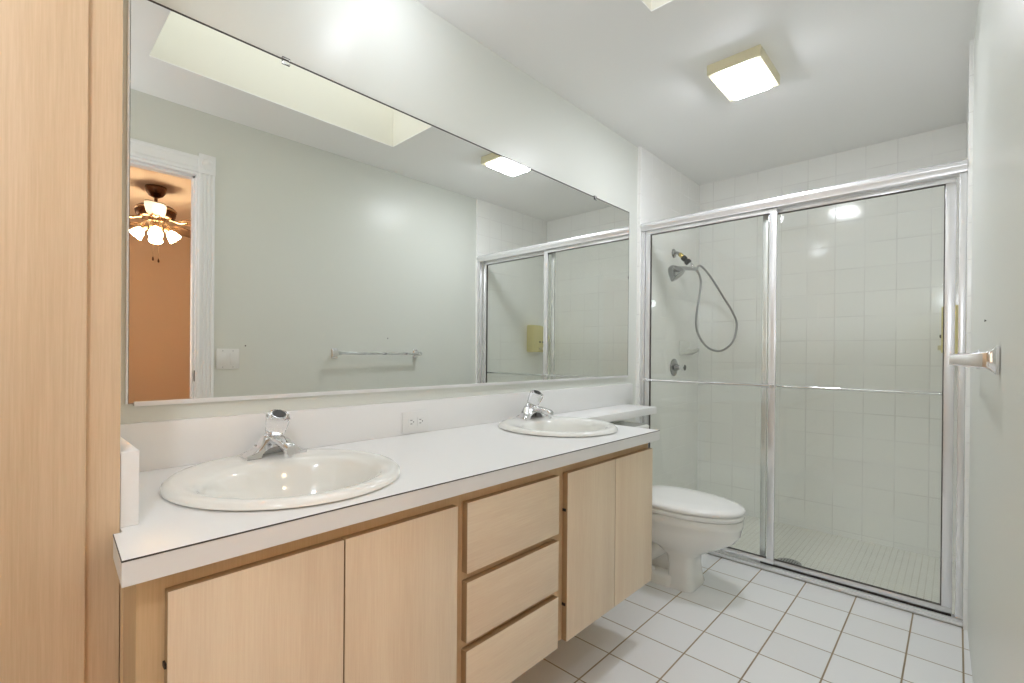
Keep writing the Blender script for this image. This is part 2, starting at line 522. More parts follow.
prism(bm, [(XR, DOOR_Z+0.012), (XR-CT, DOOR_Z+0.016), (XR-CT, DOOR_Z+0.030), (XR-CT*0.4, DOOR_Z+0.04), (XR-CT*0.4, DOOR_Z+0.08),
           (XR-CT, DOOR_Z+0.09), (XR-CT, DOOR_Z+0.10), (XR, DOOR_Z+0.104)], 'y', DOOR_Y0-0.006, DOOR_Y1+0.006)
obj('head_casing', bm, M['trim'], door, smooth=False)
bm = bx(XR+0.018, XR+0.044, DOOR_Y1-0.0015, DOOR_Y1+0.001, 0.965, 1.025, bevel=0.0005)
obj('strike_plate', bm, M['hinge'], door)

XR = 1.485

# ------------------------------------------------------------------ tall linen cabinet at the left
TX, TY = 0.446, 0.137
tall = thing('linen_cabinet', 'tall maple linen cabinet rising to the ceiling at left of the countertop', 'cabinet', (TX/2, -0.35, 0))
bm = bm_new()
box(bm, 0.003, TX, YF+0.01, TY, 0.0, H-0.003, bevel=0.001)
obj('body', bm, M['wood_tall'], tall)
for (a, b_) in ((-0.42, 0.0905), (-0.94, -0.424)):
    obj('door', bx(TX+0.0005, TX+0.019, a, b_, 0.10, H-0.05, bevel=0.0012), M['wood_tall'], tall)

# ------------------------------------------------------------------ vanity cabinet
FX, DX = 0.556, 0.577         # face frame, door face
VY0, VY1 = 0.142, 1.840
ZB, ZT = 0.235, 0.760
van = thing('vanity_cabinet', 'light maple double vanity cabinet with four doors and three drawers under the countertop', 'cabinet', (0.28, 0.98, 0))
bm = bm_new()
box(bm, 0.004, FX-0.02, VY0, VY0+0.016, ZB+0.01, 0.793)
box(bm, 0.004, FX-0.02, VY1-0.016, VY1, ZB+0.01, 0.793)
box(bm, 0.004, FX-0.02, VY0+0.016, VY1-0.016, ZB+0.01, ZB+0.026)
box(bm, 0.004, 0.014, VY0+0.016, VY1-0.016, ZB+0.026, 0.793)
obj('carcass', bm, M['wood_frame'], van, smooth=False)
bm = bm_new()
box(bm, FX-0.02, FX, VY0, VY1, 0.735, 0.793)
box(bm, FX-0.02, FX, VY0, VY1, ZB, ZB+0.05)
for a, b_ in ((VY0, 0.20), (0.44, 0.50), (0.752, 0.845), (1.17, 1.265), (1.51, 1.57), (1.80, VY1)):
    box(bm, FX-0.02, FX, a, b_, ZB+0.05, 0.735)
for a, b_ in ((0.55, 0.595), (0.38, 0.42)):
    box(bm, FX-0.02, FX, 0.845, 1.17, a, b_)
obj('face_frame', bm, M['wood_frame'], van, smooth=False)
obj('filler_strip', bx(TX-0.10, TX+0.004, TY+0.001, VY0, ZB, 0.793), M['wood_frame'], van, smooth=False)
obj('toe_kick', bx(0.20, 0.22, VY0, VY1, 0.0, ZB+0.01), M['wood_frame'], van, smooth=False)
def front(name, y0, y1, z0, z1, mat):
    o = obj(name, bx(FX+0.0005, DX, y0, y1, z0, z1, bevel=0.0012), mat, van)
    o.data.materials.append(M['wood_edge'])          # darker brown on the panel's side faces
    for p_ in o.data.polygons:
        if abs(p_.normal.x) < 0.3: p_.material_index = 1
    return o
HG = [(0.172, True), (None, False), (1.213, True), (None, False)]
doors = [(0.179, 0.4785), (0.4815, 0.784), (1.250, 1.5440), (1.5470, 1.838)]
for i, (a, b_) in enumerate(doors):
    d = front('door', a, b_, ZB, ZT, M['wood_door'])
    if i in (0, 2):
        for zz in (0.64, 0.345):
            obj('hinge', bx(FX+0.003, DX-0.006, a-0.003, a, zz, zz+0.008), M['hinge'], d, smooth=False)
for z0, z1 in ((0.584, ZT), (0.412, 0.562), (ZB, 0.391)):
    front('drawer', 0.817, 1.204, z0, z1, M['wood_drawer'])

# ------------------------------------------------------------------ countertop with sink cut-outs
CZ, CTH, CXF = 0.833, 0.038, 0.598
CY0, CY1 = 0.142, 1.852
SINKS = [(0.306, 0.487, 0.261), (0.288, 1.597, 0.236)]   # x, y, outer radius
top = thing('countertop', 'white laminate countertop with backsplash running from linen cabinet over the toilet', 'countertop', (0.3, 0.98, CZ-CTH))
bm = bm_new()
def quad(p): bm.faces.new([bm.verts.new(q) for q in p])
def slab_patch(x0, x1, y0, y1):
    for z in (CZ, CZ-CTH):
        quad([(x0, y0, z), (x1, y0, z), (x1, y1, z), (x0, y1, z)])
def hole_patch(x0, x1, y0, y1, cx_, cy_, r):
    ang = [2*math.pi*i/64 for i in range(64)]
    for px, py in ((x0, y0), (x1, y0), (x1, y1), (x0, y1)):
        ang.append(math.atan2(py-cy_, px-cx_) % (2*math.pi))
    ang = sorted(set(round(a, 6) for a in ang))
    inner, outer = [], []
    for a in ang:
        c, s = math.cos(a), math.sin(a)
        ts = []
        if abs(c) > 1e-9: ts.append(((x1 if c > 0 else x0)-cx_)/c)
        if abs(s) > 1e-9: ts.append(((y1 if s > 0 else y0)-cy_)/s)
        t = min(t for t in ts if t > 0)
        inner.append((cx_+r*c, cy_+r*s)); outer.append((cx_+t*c, cy_+t*s))
    n = len(ang)
    for i in range(n):
        j = (i+1) % n
        for z in (CZ, CZ-CTH):
            quad([(*inner[i], z), (*outer[i], z), (*outer[j], z), (*inner[j], z)])
        quad([(*inner[i], CZ), (*inner[j], CZ), (*inner[j], CZ-CTH), (*inner[i], CZ-CTH)])
ys = [CY0, SINKS[0][1]-0.30, SINKS[0][1]+0.30, SINKS[1][1]-0.245, CY1]
slab_patch(0.001, CXF, ys[0], ys[1])
hole_patch(0.001, CXF, ys[1], ys[2], SINKS[0][0], SINKS[0][1], SINKS[0][2]-0.022)
slab_patch(0.001, CXF, ys[2], ys[3])
hole_patch(0.001, CXF, ys[3], ys[4], SINKS[1][0], SINKS[1][1], SINKS[1][2]-0.022)
for (p, q) in (((CXF, CY0), (CXF, CY1)), ((CXF, CY1), (0.001, CY1)), ((0.001, CY1), (0.001, CY0)), ((0.001, CY0), (CXF, CY0))):
    quad([(*p, CZ), (*q, CZ), (*q, CZ-CTH), (*p, CZ-CTH)])
bmesh.ops.remove_doubles(bm, verts=bm.verts[:], dist=1e-5)
prism(bm, [(TX+0.0205, 0.1255), (CXF, 0.1180), (CXF, CY0), (TX+0.0205, CY0)], 'z', CZ-CTH, CZ)
box(bm, 0.001, TX+0.0205, TY+0.001, CY0, CZ-CTH, CZ)
obj('worktop', bm, M['laminate'], top, smooth=False)
bm = bm_new()
box(bm, CXF-0.0003, CXF+0.0006, 0.118, CY1, CZ-0.0022, CZ+0.0002)
prism(bm, [(TX+0.0205, 0.1250), (CXF, 0.1175), (CXF, 0.1184), (TX+0.0205, 0.1259)], 'z', CZ-0.0022, CZ+0.0002)
obj('edge_seam', bm, M['seam'], top, smooth=False)
obj('backsplash', bx(0.001, 0.021, TY+0.005, 2.765, CZ+0.0003, 0.952, bevel=0.0012), M['laminate'], top)
obj('side_splash', bx(0.021, TX-0.003, TY+0.001, TY+0.027, CZ+0.0003, 0.960, bevel=0.0012), M['laminate'], top)
obj('shelf_extension', bx(0.001, 0.215, CY1, 2.672, CZ-CTH, CZ, bevel=0.001), M['laminate'], top)

# ------------------------------------------------------------------ sinks
def make_sink(cx_, cy_, r, label):
    s = thing('sink', label, 'sink', (cx_, cy_, CZ), 'white drop-in sinks')
    bm = bm_new()
    ix = cx_+0.035*r/0.255
    k = r/0.255
    spec = [  # centre x, rx, ry, z
        (cx_, r-0.010, r-0.010, CZ+0.0008), (cx_, r, r, CZ+0.004), (cx_, r-0.001, r-0.001, CZ+0.010), (cx_, r-0.008, r-0.008, CZ+0.016),
        (cx_+0.002, r-0.020, r-0.020, CZ+0.0185), (cx_+0.010, r-0.040, r-0.034, CZ+0.017),
        (ix-0.004, 0.178*k, 0.208*k, CZ+0.013), (ix, 0.166*k, 0.198*k, CZ+0.007), (ix+0.001, 0.158*k, 0.190*k, CZ-0.010),
        (ix+0.001, 0.150*k, 0.180*k, CZ-0.045), (ix, 0.135*k, 0.163*k, CZ-0.085), (ix-0.002, 0.110*k, 0.134*k, CZ-0.118),
        (ix-0.006, 0.075*k, 0.090*k, CZ-0.138), (ix-0.010, 0.040*k, 0.045*k, CZ-0.146), (ix-0.010, 0.022, 0.022, CZ-0.147),
        (ix-0.010, 0.020, 0.020, CZ-0.165)]
    loft(bm, [ring(a, cy_, b_, c, z, 72) for a, b_, c, z in spec], False, True)
    # underside shell
    under = [(cx_, r-0.010, r-0.010, CZ+0.0008), (cx_, r-0.028, r-0.028, CZ+0.0005), (ix, 0.172*k, 0.196*k, CZ-0.045), (ix, 0.150*k, 0.178*k, CZ-0.090),
             (ix-0.002, 0.122*k, 0.146*k, CZ-0.126), (ix-0.006, 0.080*k, 0.095*k, CZ-0.152), (ix-0.010, 0.028, 0.028, CZ-0.170)]
    loft(bm, [ring(a, cy_, b_, c, z, 72) for a, b_, c, z in under], False, True)
    bmesh.ops.remove_doubles(bm, verts=bm.verts[:], dist=1e-5)
    obj('basin', bm, M['porcelain'], s, angle=60)
    bm = bm_new()
    lathe(bm, [(0.021, 0.0), (0.021, 0.003), (0.017, 0.004), (0.015, 0.001), (0.011, 0.001), (0.010, 0.006), (0.004, 0.008)], 24,
          Matrix.Translation((ix-0.010, cy_, CZ-0.147)))
    obj('drain', bm, M['chrome'], s)
    return s
make_sink(*SINKS[0], 'white oval drop-in sink nearest the linen cabinet')
make_sink(*SINKS[1], 'white oval drop-in sink at the far end of countertop by the toilet')

# ------------------------------------------------------------------ faucets
def make_faucet(cx_, cy_, cz_, label):
    f = thing('faucet', label, 'faucet', (cx_, cy_, cz_), 'chrome centerset faucets')
    # base: two feet joined by a low arch that sweeps up to the hub
    outer = catmull([(-0.084, 0.0, 0), (-0.083, 0.009, 0), (-0.066, 0.014, 0), (-0.046, 0.026, 0), (-0.030, 0.046, 0), (-0.016, 0.053, 0), (0.016, 0.053, 0),
                     (0.032, 0.044, 0), (0.050, 0.026, 0), (0.068, 0.014, 0), (0.083, 0.009, 0), (0.084, 0.0, 0)], 3)
    inner = [(0.046*math.cos(math.pi*k/14), max(0.0, 0.031*math.sin(math.pi*k/14))) for k in range(15)]
    outl = [(v.x, max(0.0, v.y)) for v in outer] + [(a, b_) for a, b_ in inner]
    bm = bm_new()
    def sec(xo, sh_):
        return [(cx_+xo, cy_+u*(1-sh_*0.04), cz_+0.0004+v*(1-sh_*0.10) if v > 0.001 else cz_+0.0004) for u, v in outl]
    loft(bm, [sec(-0.026, 1), sec(-0.022, 0), sec(0.020, 0), sec(0.027, 1)])
    bmesh.ops.triangulate(bm, faces=[q for q in bm.faces if len(q.verts) > 4])
    obj('base', bm, M['chrome'], f, angle=35)
    # a recessed back plate closes the arch
    obj('back_plate', bx(cx_-0.020, cx_-0.012, cy_-0.046, cy_+0.046, cz_+0.0006, cz_+0.031), M['satin'], f, smooth=False)
    # spout: broad at the hub, reaching forward over the bowl
    bm = bm_new()
    rings = []
    for t in [i/18 for i in range(19)]:
        x = 0.000+0.108*t
        zt = 0.053+0.004*math.sin(math.pi*min(1, t*1.3))-0.008*t*t
        zb = 0.030+0.004*math.sin(math.pi*t)-0.014*max(0, t-0.55)/0.45
        wd = 0.024-0.008*min(1, t/0.8)
        if t > 0.9: wd *= 1-0.25*(t-0.9)/0.1; zt -= 0.006*(t-0.9)/0.1
        cz2, hz = (zt+zb)/2, (zt-zb)/2
        r = []
        for k in range(20):
            th = 2*math.pi*k/20
            c, s_ = math.cos(th), math.sin(th)
            r.append((cx_+x, cy_+wd*math.copysign(abs(c)**0.6, c), cz_+cz2+hz*math.copysign(abs(s_)**0.6, s_)))
        rings.append(r)
    loft(bm, rings)
    sp = obj('spout', bm, M['chrome'], f, angle=50)
    bm = bm_new()
    lathe(bm, [(0.0105, -0.010), (0.0115, -0.008), (0.0115, 0.006), (0.009, 0.008)], 20, Matrix.Translation((cx_+0.094, cy_, cz_+0.019)))
    obj('aerator', bm, M['chrome'], sp)
    d = Vector((0.52, 0, 1)).normalized()
    mm = axis_mat((cx_-0.004, cy_, cz_+0.050), d)
    bm = bm_new()
    lathe(bm, [(0.026, -0.010), (0.026, 0.002), (0.021, 0.006), (0.013, 0.008), (0.012, 0.018)], 24, mm)
    obj('collar', bm, M['chrome'], f)
    bm = bm_new()
    prof = [(0.013, 0.0115), (0.023, 0.0125), (0.0265, 0.022), (0.0290, 0.038), (0.0310, 0.056), (0.0315, 0.064), (0.0285, 0.070), (0.0195, 0.0715)]
    lathe(bm, prof, 12, mm)
    kn = obj('knob', bm, M['acrylic'], f, smooth=False)
    kn['label'] = 'clear acrylic knob handle'
    bm = bm_new(); lathe(bm, [(0.021, 0.0718), (0.0208, 0.0735), (0.0185, 0.0740)], 24, mm)
    obj('cap_ring', bm, M['chrome'], kn)
    bm = bm_new(); lathe(bm, [(0.0180, 0.0735), (0.0178, 0.0747), (0.010, 0.0750)], 24, mm)
    obj('index_button', bm, M['black'], kn)
    return f
fz = CZ+0.0150
make_faucet(0.112, 0.527, fz, 'chrome faucet with clear knob on the sink nearest the linen cabinet')
make_faucet(0.112, 1.655, fz, 'chrome faucet with clear knob on the far sink beside the toilet')

# ------------------------------------------------------------------ mirror
MY0, MY1, MZ0, MZ1 = 0.213, 2.722, 1.000, 2.000
mir = thing('wall_mirror', 'wide frameless wall mirror above the backsplash', 'mirror', (0.0, (MY0+MY1)/2, MZ0))
bm = bx(0.0075, 0.0085, MY0+0.001, MY1-0.001, MZ0+0.001, MZ1-0.001)
obj('silvered_face', bm, M['mirror'], mir, smooth=False)
obj('backing', bx(0.001, 0.0074, MY0, MY1, MZ0, MZ1), M['grey'], mir, smooth=False)
bm = bm_new()
box(bm, 0.001, 0.0088, MY0, MY1, MZ1+0.0002, MZ1+0.0042)
box(bm, 0.001, 0.0088, MY1+0.0002, MY1+0.0025, MZ0, MZ1+0.0042)
obj('dark_edge', bm, M['seam'], mir, smooth=False)
obj('polished_edge', bx(0.001, 0.0095, MY0-0.005, MY0-0.0002, MZ0, MZ1, bevel=0.001), M['trim'], mir)
bm = bm_new()
box(bm, 0.001, 0.014, MY0+0.012, MY1-0.006, MZ0-0.006, MZ0-0.0005)
box(bm, 0.0105, 0.014, MY0+0.012, MY1-0.006, MZ0-0.0005, MZ0+0.005)
obj('bottom_channel', bm, M['silver'], mir, smooth=False)
for y in (0.595, 2.333):
    obj('clip', bx(0.001, 0.012, y-0.012, y+0.012, MZ1-0.012, MZ1+0.010, bevel=0.002), M['acrylic'], mir)

# ------------------------------------------------------------------ outlet on the backsplash
oy, oz = 1.080, 0.878
out = thing('wall_outlet', 'white electrical outlet plate set sideways in the backsplash between the sinks', 'outlet', (0.021, oy, oz))
obj('plate', bx(0.0215, 0.0265, oy-0.060, oy+0.060, oz-0.038, oz+0.038, bevel=0.0025), M['plate'], out)
for sgn in (-1, 1):
    bm = bm_new(); prism(bm, rounded_rect(oy+sgn*0.0205-0.0145, oy+sgn*0.0205+0.0145, oz-0.0165, oz+0.0165, 0.006), 'x', 0.0266, 0.0285)
    so = obj('socket', bm, M['plate'], out)
    bm = bm_new()
    for dz in (-0.0065, 0.0065):
        box(bm, 0.0284, 0.0288, oy+sgn*0.0205-0.006, oy+sgn*0.0205+0.003, oz+dz-0.0012, oz+dz+0.0012)
    lathe(bm, [(0.0024, 0), (0.0024, 0.0004)], 10, axis_mat((0.0284, oy+sgn*0.0205+0.0085, oz), (1, 0, 0)))
    obj('slots', bm, M['grey'], so, smooth=False)

# ------------------------------------------------------------------ toilet
TYC = 2.415
wc = thing('toilet', 'white toilet with closed lid between the vanity and shower', 'toilet', (0.40, TYC, 0))
def egg(xb, xf, wd, z, n=48, sq=0.0):
    """horizontal egg-shaped ring from xb (back) to xf (front) with half-width wd"""
    pts = []
    L = xf-xb
    xm = xb+L*0.42
    for i in range(n):
        th = 2*math.pi*i/n
        c, s = math.cos(th), math.sin(th)
        if c >= 0: x = xm+(xf-xm)*abs(c)**(1-sq)
        else: x = xm-(xm-xb)*abs(c)**(0.75-sq)
        y = wd*math.copysign(abs(s)**(0.92-sq), s)
        pts.append((x, TYC+y, z))
    return pts
bm = bm_new()
prof = [(0.425, 0.550, 0.102, 0.0, 0.5), (0.425, 0.554, 0.104, 0.012, 0.5), (0.430, 0.548, 0.097, 0.035, 0.5), (0.430, 0.541, 0.088, 0.10, 0.46), (0.415, 0.546, 0.088, 0.155, 0.38),
        (0.360, 0.592, 0.110, 0.190, 0.22), (0.235, 0.655, 0.148, 0.225, 0.08), (0.205, 0.702, 0.168, 0.255, 0.02), (0.200, 0.726, 0.177, 0.290, 0.0), (0.200, 0.733, 0.181, 0.325, 0.0), (0.200, 0.737, 0.187, 0.330, 0.0), (0.200, 0.739, 0.190, 0.345, 0.0),
        (0.200, 0.739, 0.190, 0.362, 0.0), (0.205, 0.739, 0.187, 0.369, 0.0), (0.23, 0.70, 0.155, 0.371, 0.0)]
loft(bm, [egg(a, b_, c, z, 64, q) for a, b_, c, z, q in prof])
obj('bowl', bm, M['porcelain'], wc, angle=70)
bm = bm_new()
loft(bm, [[(x, y, z) for x, y in rounded_rect(0.10+o, 0.46, TYC-0.112+o, TYC+0.112-o, 0.03)] for z, o in ((0.0, 0.0), (0.040, 0.0), (0.052, 0.010), (0.056, 0.030))])
obj('foot', bm, M['porcelain'], wc)
bm = bm_new()
loft(bm, [[(x, y, z) for x, y in rounded_rect(0.12, 0.44, TYC-0.04, TYC+0.04, 0.03)] for z in (0.05, 0.30)])
loft(bm, [[(x, y, z) for x, y in rounded_rect(0.06, 0.30, TYC-0.10, TYC+0.10, 0.03)] for z in (0.28, 0.344)])
obj('neck', bm, M['porcelain'], wc)
# trapway relief on both flanks
for sg in (-1, 1):
    bm = bm_new()
    pts = catmull([(0.43, TYC+sg*0.045, 0.215), (0.36, TYC+sg*0.055, 0.150), (0.29, TYC+sg*0.058, 0.105), (0.22, TYC+sg*0.055, 0.135), (0.16, TYC+sg*0.050, 0.210)], 8)
    tube(bm, pts, 0.040, 16)
    obj('trapway', bm, M['porcelain'], wc)
    bm = bm_new()
    lathe(bm, [(0.017, 0.0), (0.017, 0.006), (0.012, 0.016), (0.005, 0.020)], 16, Matrix.Translation((0.355, TYC+sg*0.090, 0.0535)))
    obj('bolt_cap', bm, M['plate'], wc)
bm = bm_new()
loft(bm, [egg(0.235, 0.737, 0.187, 0.3720, 64), egg(0.232, 0.743, 0.193, 0.377, 64), egg(0.232, 0.743, 0.193, 0.389, 64), egg(0.236, 0.739, 0.189, 0.394, 64)])
obj('seat', bm, M['seat'], wc, angle=60)
bm = bm_new()
loft(bm, [egg(0.235, 0.738, 0.188, 0.3970, 64), egg(0.231, 0.744, 0.194, 0.402, 64), egg(0.231, 0.744, 0.194, 0.411, 64), egg(0.236, 0.738, 0.189, 0.418, 64),
          egg(0.26, 0.705, 0.165, 0.424, 64), egg(0.32, 0.60, 0.10, 0.427, 64)])
obj('lid', bm, M['seat'], wc, angle=60)
for sg in (-1, 1):
    bm = bm_new()
    tube(bm, [(0.245, TYC+sg*0.085, 0.400), (0.245, TYC+sg*0.045, 0.400)], 0.012, 12)
    obj('lid_hinge', bm, M['seat'], wc)
bm = bm_new()
loft(bm, [[(x, y, z) for x, y in rounded_rect(0.03+o, 0.195-o, TYC-0.205+o, TYC+0.205-o, 0.03)] for z, o in ((0.345, 0.02), (0.40, 0.008), (0.70, 0.0))])
tk = obj('tank', bm, M['porcelain'], wc)
bm = bm_new()
loft(bm, [[(x, y, z) for x, y in rounded_rect(0.024+o, 0.203-o, TYC-0.213+o, TYC+0.213-o, 0.03)] for z, o in ((0.701, 0.004), (0.706, 0.0), (0.730, 0.0), (0.738, 0.008))])
obj('tank_lid', bm, M['porcelain'], wc)
bm = bm_new()
tube(bm, [(0.196, TYC-0.15, 0.655), (0.212, TYC-0.15, 0.655)], 0.011, 14)
tube(bm, [(0.209, TYC-0.155, 0.655), (0.213, TYC-0.085, 0.648)], [0.006, 0.008], 12)
obj('flush_lever', bm, M['chrome'], tk)

# ------------------------------------------------------------------ shower enclosure
SY = 2.86           # front of the frame
fr = thing('shower_enclosure', 'silver aluminium shower frame fixed across the tiled shower opening', 'shower frame', ((SXL+SXR)/2, SY+0.03, 0.0))
bm = bm_new()
prism(bm, [(SY+0.062, 1.906), (SY-0.010, 1.906), (SY-0.010, 1.916), (SY-0.018, 1.930), (SY-0.019, 1.940), (SY-0.013, 1.953), (SY+0.002, 1.960), (SY+0.045, 1.960), (SY+0.062, 1.950)],
      'x', SXL+0.001, SXR-0.001)
obj('header_rail', bm, M['alu'], fr, angle=35)
for sg in (0, 1):
    x0 = SXL+0.001 if sg == 0 else SXR-0.0235
    obj('side_jamb', bx(x0, x0+0.0225, SY-0.004, SY+0.030 if sg == 0 else SY+0.030, 0.041, 1.905, bevel=0.002), M['alu'], fr)
bm = bm_new()
prism(bm, [(SY-0.004, 0.009), (SY+0.060, 0.009), (SY+0.060, 0.026), (SY+0.056, 0.026), (SY+0.056, 0.013), (SY+0.028, 0.013), (SY+0.028, 0.022), (SY+0.023, 0.022), (SY+0.023, 0.013), (SY+0.002, 0.013), (SY+0.001, 0.021), (SY-0.004, 0.021)], 'x', SXL+0.001, SXR-0.001)
obj('bottom_track', bm, M['silver'], fr, angle=30)

def shower_door(side, x0, x1, y, label, stl, str_, barx):
    t = thing('sliding_shower_door', label, 'shower door', ((x0+x1)/2, y, 0.05), 'sliding shower doors')
    z0, z1 = (0.041, 1.902) if side < 0 else (0.032, 1.902)
    d = 0.009
    obj('top_rail', bx(x0, x1, y-d, y+d, z1-0.021, z1, bevel=0.002), M['alu'], t)
    obj('bottom_rail', bx(x0, x1, y-d, y+d, z0, z0+0.023, bevel=0.002), M['alu'], t)
    obj('stile', bx(x0, x0+stl, y-d, y+d, z0+0.023, z1-0.021, bevel=0.002), M['alu'], t)
    obj('stile', bx(x1-str_, x1, y-d, y+d, z0+0.023, z1-0.021, bevel=0.002), M['alu'], t)
    obj('glass_pane', bx(x0+stl, x1-str_, y-0.0025, y+0.0025, z0+0.023, z1-0.021), M['glass'], t, smooth=False)
    bm = bm_new()
    g = 0.0035
    a0, a1, b0, b1 = x0+stl, x1-str_, z0+0.023, z1-0.021
    jamb_side = (a0, a0+g) if side < 0 else (a1-g, a1)
    for (p, q, r_, s_) in ((*jamb_side, b0+g, b1-g), (a0, a1, b0, b0+g), (a0, a1, b1-g, b1)):
        box(bm, p, q, y-0.007, y+0.007, r_, s_)
    obj('gasket', bm, M['seam'], t, smooth=False)
    if side > 0:
        obj('gap_shade_strip', bx(x0+0.002, x1-0.002, y-0.005, y+0.005, z0-0.012, z0-0.0002), M['seam'], t, smooth=False)  # dark strip standing in for the shade in the gap below the rail
    zb = 0.976 if side < 0 else 0.970
    yb = y+side*0.034
    bm = bm_new(); tube(bm, [(barx[0], yb, zb), (barx[1], yb, zb)], 0.0075, 14)
    bar = obj('towel_bar', bm, M['chrome'], t)
    for xx in (barx[0]+0.006, barx[1]-0.006):
        bm = bm_new()
        box(bm, xx-0.009, xx+0.009, min(yb+side*0.009, y+side*d), max(yb+side*0.009, y+side*d), zb-0.009, zb+0.009, bevel=0.003)
        obj('bracket', bm, M['chrome'], bar)
    return t
shower_door(-1, 0.050, 0.759, SY+0.012, 'left sliding glass shower door behind the toilet with silver frame', 0.029, 0.034, (0.056, 0.753))
shower_door(1, 0.687, 1.414, SY+0.043, 'right sliding glass shower door nearest the right wall', 0.026, 0.033, (0.693, 1.408))

# drain
bm = bm_new(); lathe(bm, [(0.058, -0.0195), (0.058, -0.0165), (0.052, -0.0145), (0.045, -0.0150)], 32, Matrix.Translation((0.775, 3.12, 0)))
dr = tag(obj('floor_drain', bm, M['steel'], origin=(0.775, 3.12, -0.0195)), 'round metal floor drain in the shower floor', 'drain')
bm = bm_new()
for i in range(-3, 4):
    for j in range(-3, 4):
        if i*i+j*j < 11:
            lathe(bm, [(0.004, -0.0149), (0.004, -0.0146)], 8, Matrix.Translation((0.775+i*0.0125, 3.12+j*0.0125, 0)))
obj('drain_holes', bm, M['black'], dr, smooth=False)['kind'] = 'stuff'

# ------------------------------------------------------------------ shower head and hose on the left tiled wall
hy, hz = 3.345, 1.845
sh = thing('handheld_shower', 'chrome handheld shower head with looping metal hose on left shower wall', 'shower head', (SXL, hy, hz))
bm = bm_new(); lathe(bm, [(0.032, 0.001), (0.031, 0.005), (0.022, 0.011), (0.012, 0.014)], 28, axis_mat((SXL, hy, hz), (1, 0, 0)))
obj('wall_flange', bm, M['satin'], sh)
p = [Vector((SXL+0.008, hy, hz)), Vector((SXL+0.022, hy+0.002, hz+0.002)), Vector((SXL+0.034, hy+0.004, hz-0.004)), Vector((SXL+0.044, hy+0.006, hz-0.012))]
bm = bm_new(); tube(bm, catmull(p, 6), 0.0095, 14)
obj('shower_arm', bm, M['satin'], sh)
a0 = p[-1]; dirv = Vector((0.66, 0.02, -0.75)).normalized()
bm = bm_new(); lathe(bm, [(0.012, -0.006), (0.0145, 0.0), (0.0145, 0.024), (0.012, 0.028)], 18, axis_mat(a0, dirv))
obj('brass_fitting', bm, M['brass'], sh)['label'] = 'yellow brass fitting'
bm = bm_new(); lathe(bm, [(0.012, 0.028), (0.019, 0.030), (0.019, 0.052), (0.015, 0.056), (0.015, 0.066), (0.022, 0.069), (0.022, 0.088), (0.013, 0.092)], 18, axis_mat(a0, dirv))
obj('connector', bm, M['black'], sh)['label'] = 'black plastic connector'
bm = bm_new(); lathe(bm, [(0.012, 0.092), (0.014, 0.096), (0.014, 0.140), (0.011, 0.144)], 18, axis_mat(a0, dirv))
obj('diverter', bm, M['chrome'], sh)
e = a0+dirv*0.146
hp = Vector((0.128, 3.090, e.z-0.040))
path = catmull([e+Vector((0.004, 0.020, -0.004)), e+Vector((0.0, -0.030, -0.006)), Vector((0.138, 3.22, e.z-0.014)), hp], 6)
bm = bm_new()
tube(bm, path, [0.011+0.008*(k_/(len(path)-1))**2 for k_ in range(len(path))], 14)
obj('handle', bm, M['satin'], sh)
bm = bm_new()
dn = Vector((0.62, 0.16, -0.77)).normalized()
hc = axis_mat(hp+Vector((-0.012, 0.0, 0.012)), dn)
lathe(bm, [(0.014, -0.014), (0.024, -0.006), (0.040, 0.022), (0.054, 0.058), (0.055, 0.066), (0.050, 0.069)], 28, hc)
obj('spray_head', bm, M['satin'], sh)
bm = bm_new()
lathe(bm, [(0.045, 0.0692), (0.044, 0.0710), (0.020, 0.0712)], 28, hc)
obj('spray_face', bm, M['steel'], sh)
hose = [(e.x+0.002, e.y+0.022, e.z+0.002), (0.160, 3.470, 1.757), (0.190, 3.565, 1.695), (0.235, 3.690, 1.560), (0.290, 3.737, 1.438), (0.310, 3.754, 1.352), (0.300, 3.710, 1.236), (0.270, 3.639, 1.178),
        (0.240, 3.569, 1.163), (0.200, 3.488, 1.191), (0.180, 3.385, 1.274), (0.170, 3.369, 1.380), (0.165, 3.445, 1.555), (0.160, 3.478, 1.646), (0.155, 3.450, 1.702), (0.149, 3.390, 1.732), (e.x+0.002, e.y-0.005, e.z-0.006)]
bm = bm_new(); tube(bm, catmull(hose, 8), 0.0072, 12)
obj('hose', bm, M['steel'], sh)

# valve
vy, vz = 3.365, 1.045
va = thing('shower_valve', 'round chrome shower valve on left shower wall below the shower head', 'shower valve', (SXL, vy, vz))
bm = bm_new(); lathe(bm, [(0.062, 0.001), (0.061, 0.006), (0.050, 0.011), (0.026, 0.014), (0.022, 0.030), (0.020, 0.036)], 36, axis_mat((SXL, vy, vz), (1, 0, 0)))
obj('escutcheon', bm, M['satin'], va)
bm = bm_new(); lathe(bm, [(0.011, 0.030), (0.011, 0.052), (0.021, 0.056), (0.023, 0.074), (0.020, 0.078)], 24, axis_mat((SXL, vy, vz), (1, 0, 0)))
kn = obj('knob', bm, M['chrome'], va)
bm = bm_new(); lathe(bm, [(0.0195, 0.0782), (0.018, 0.0800), (0.008, 0.0806)], 24, axis_mat((SXL, vy, vz), (1, 0, 0)))
obj('knob_face', bm, M['black'], kn)

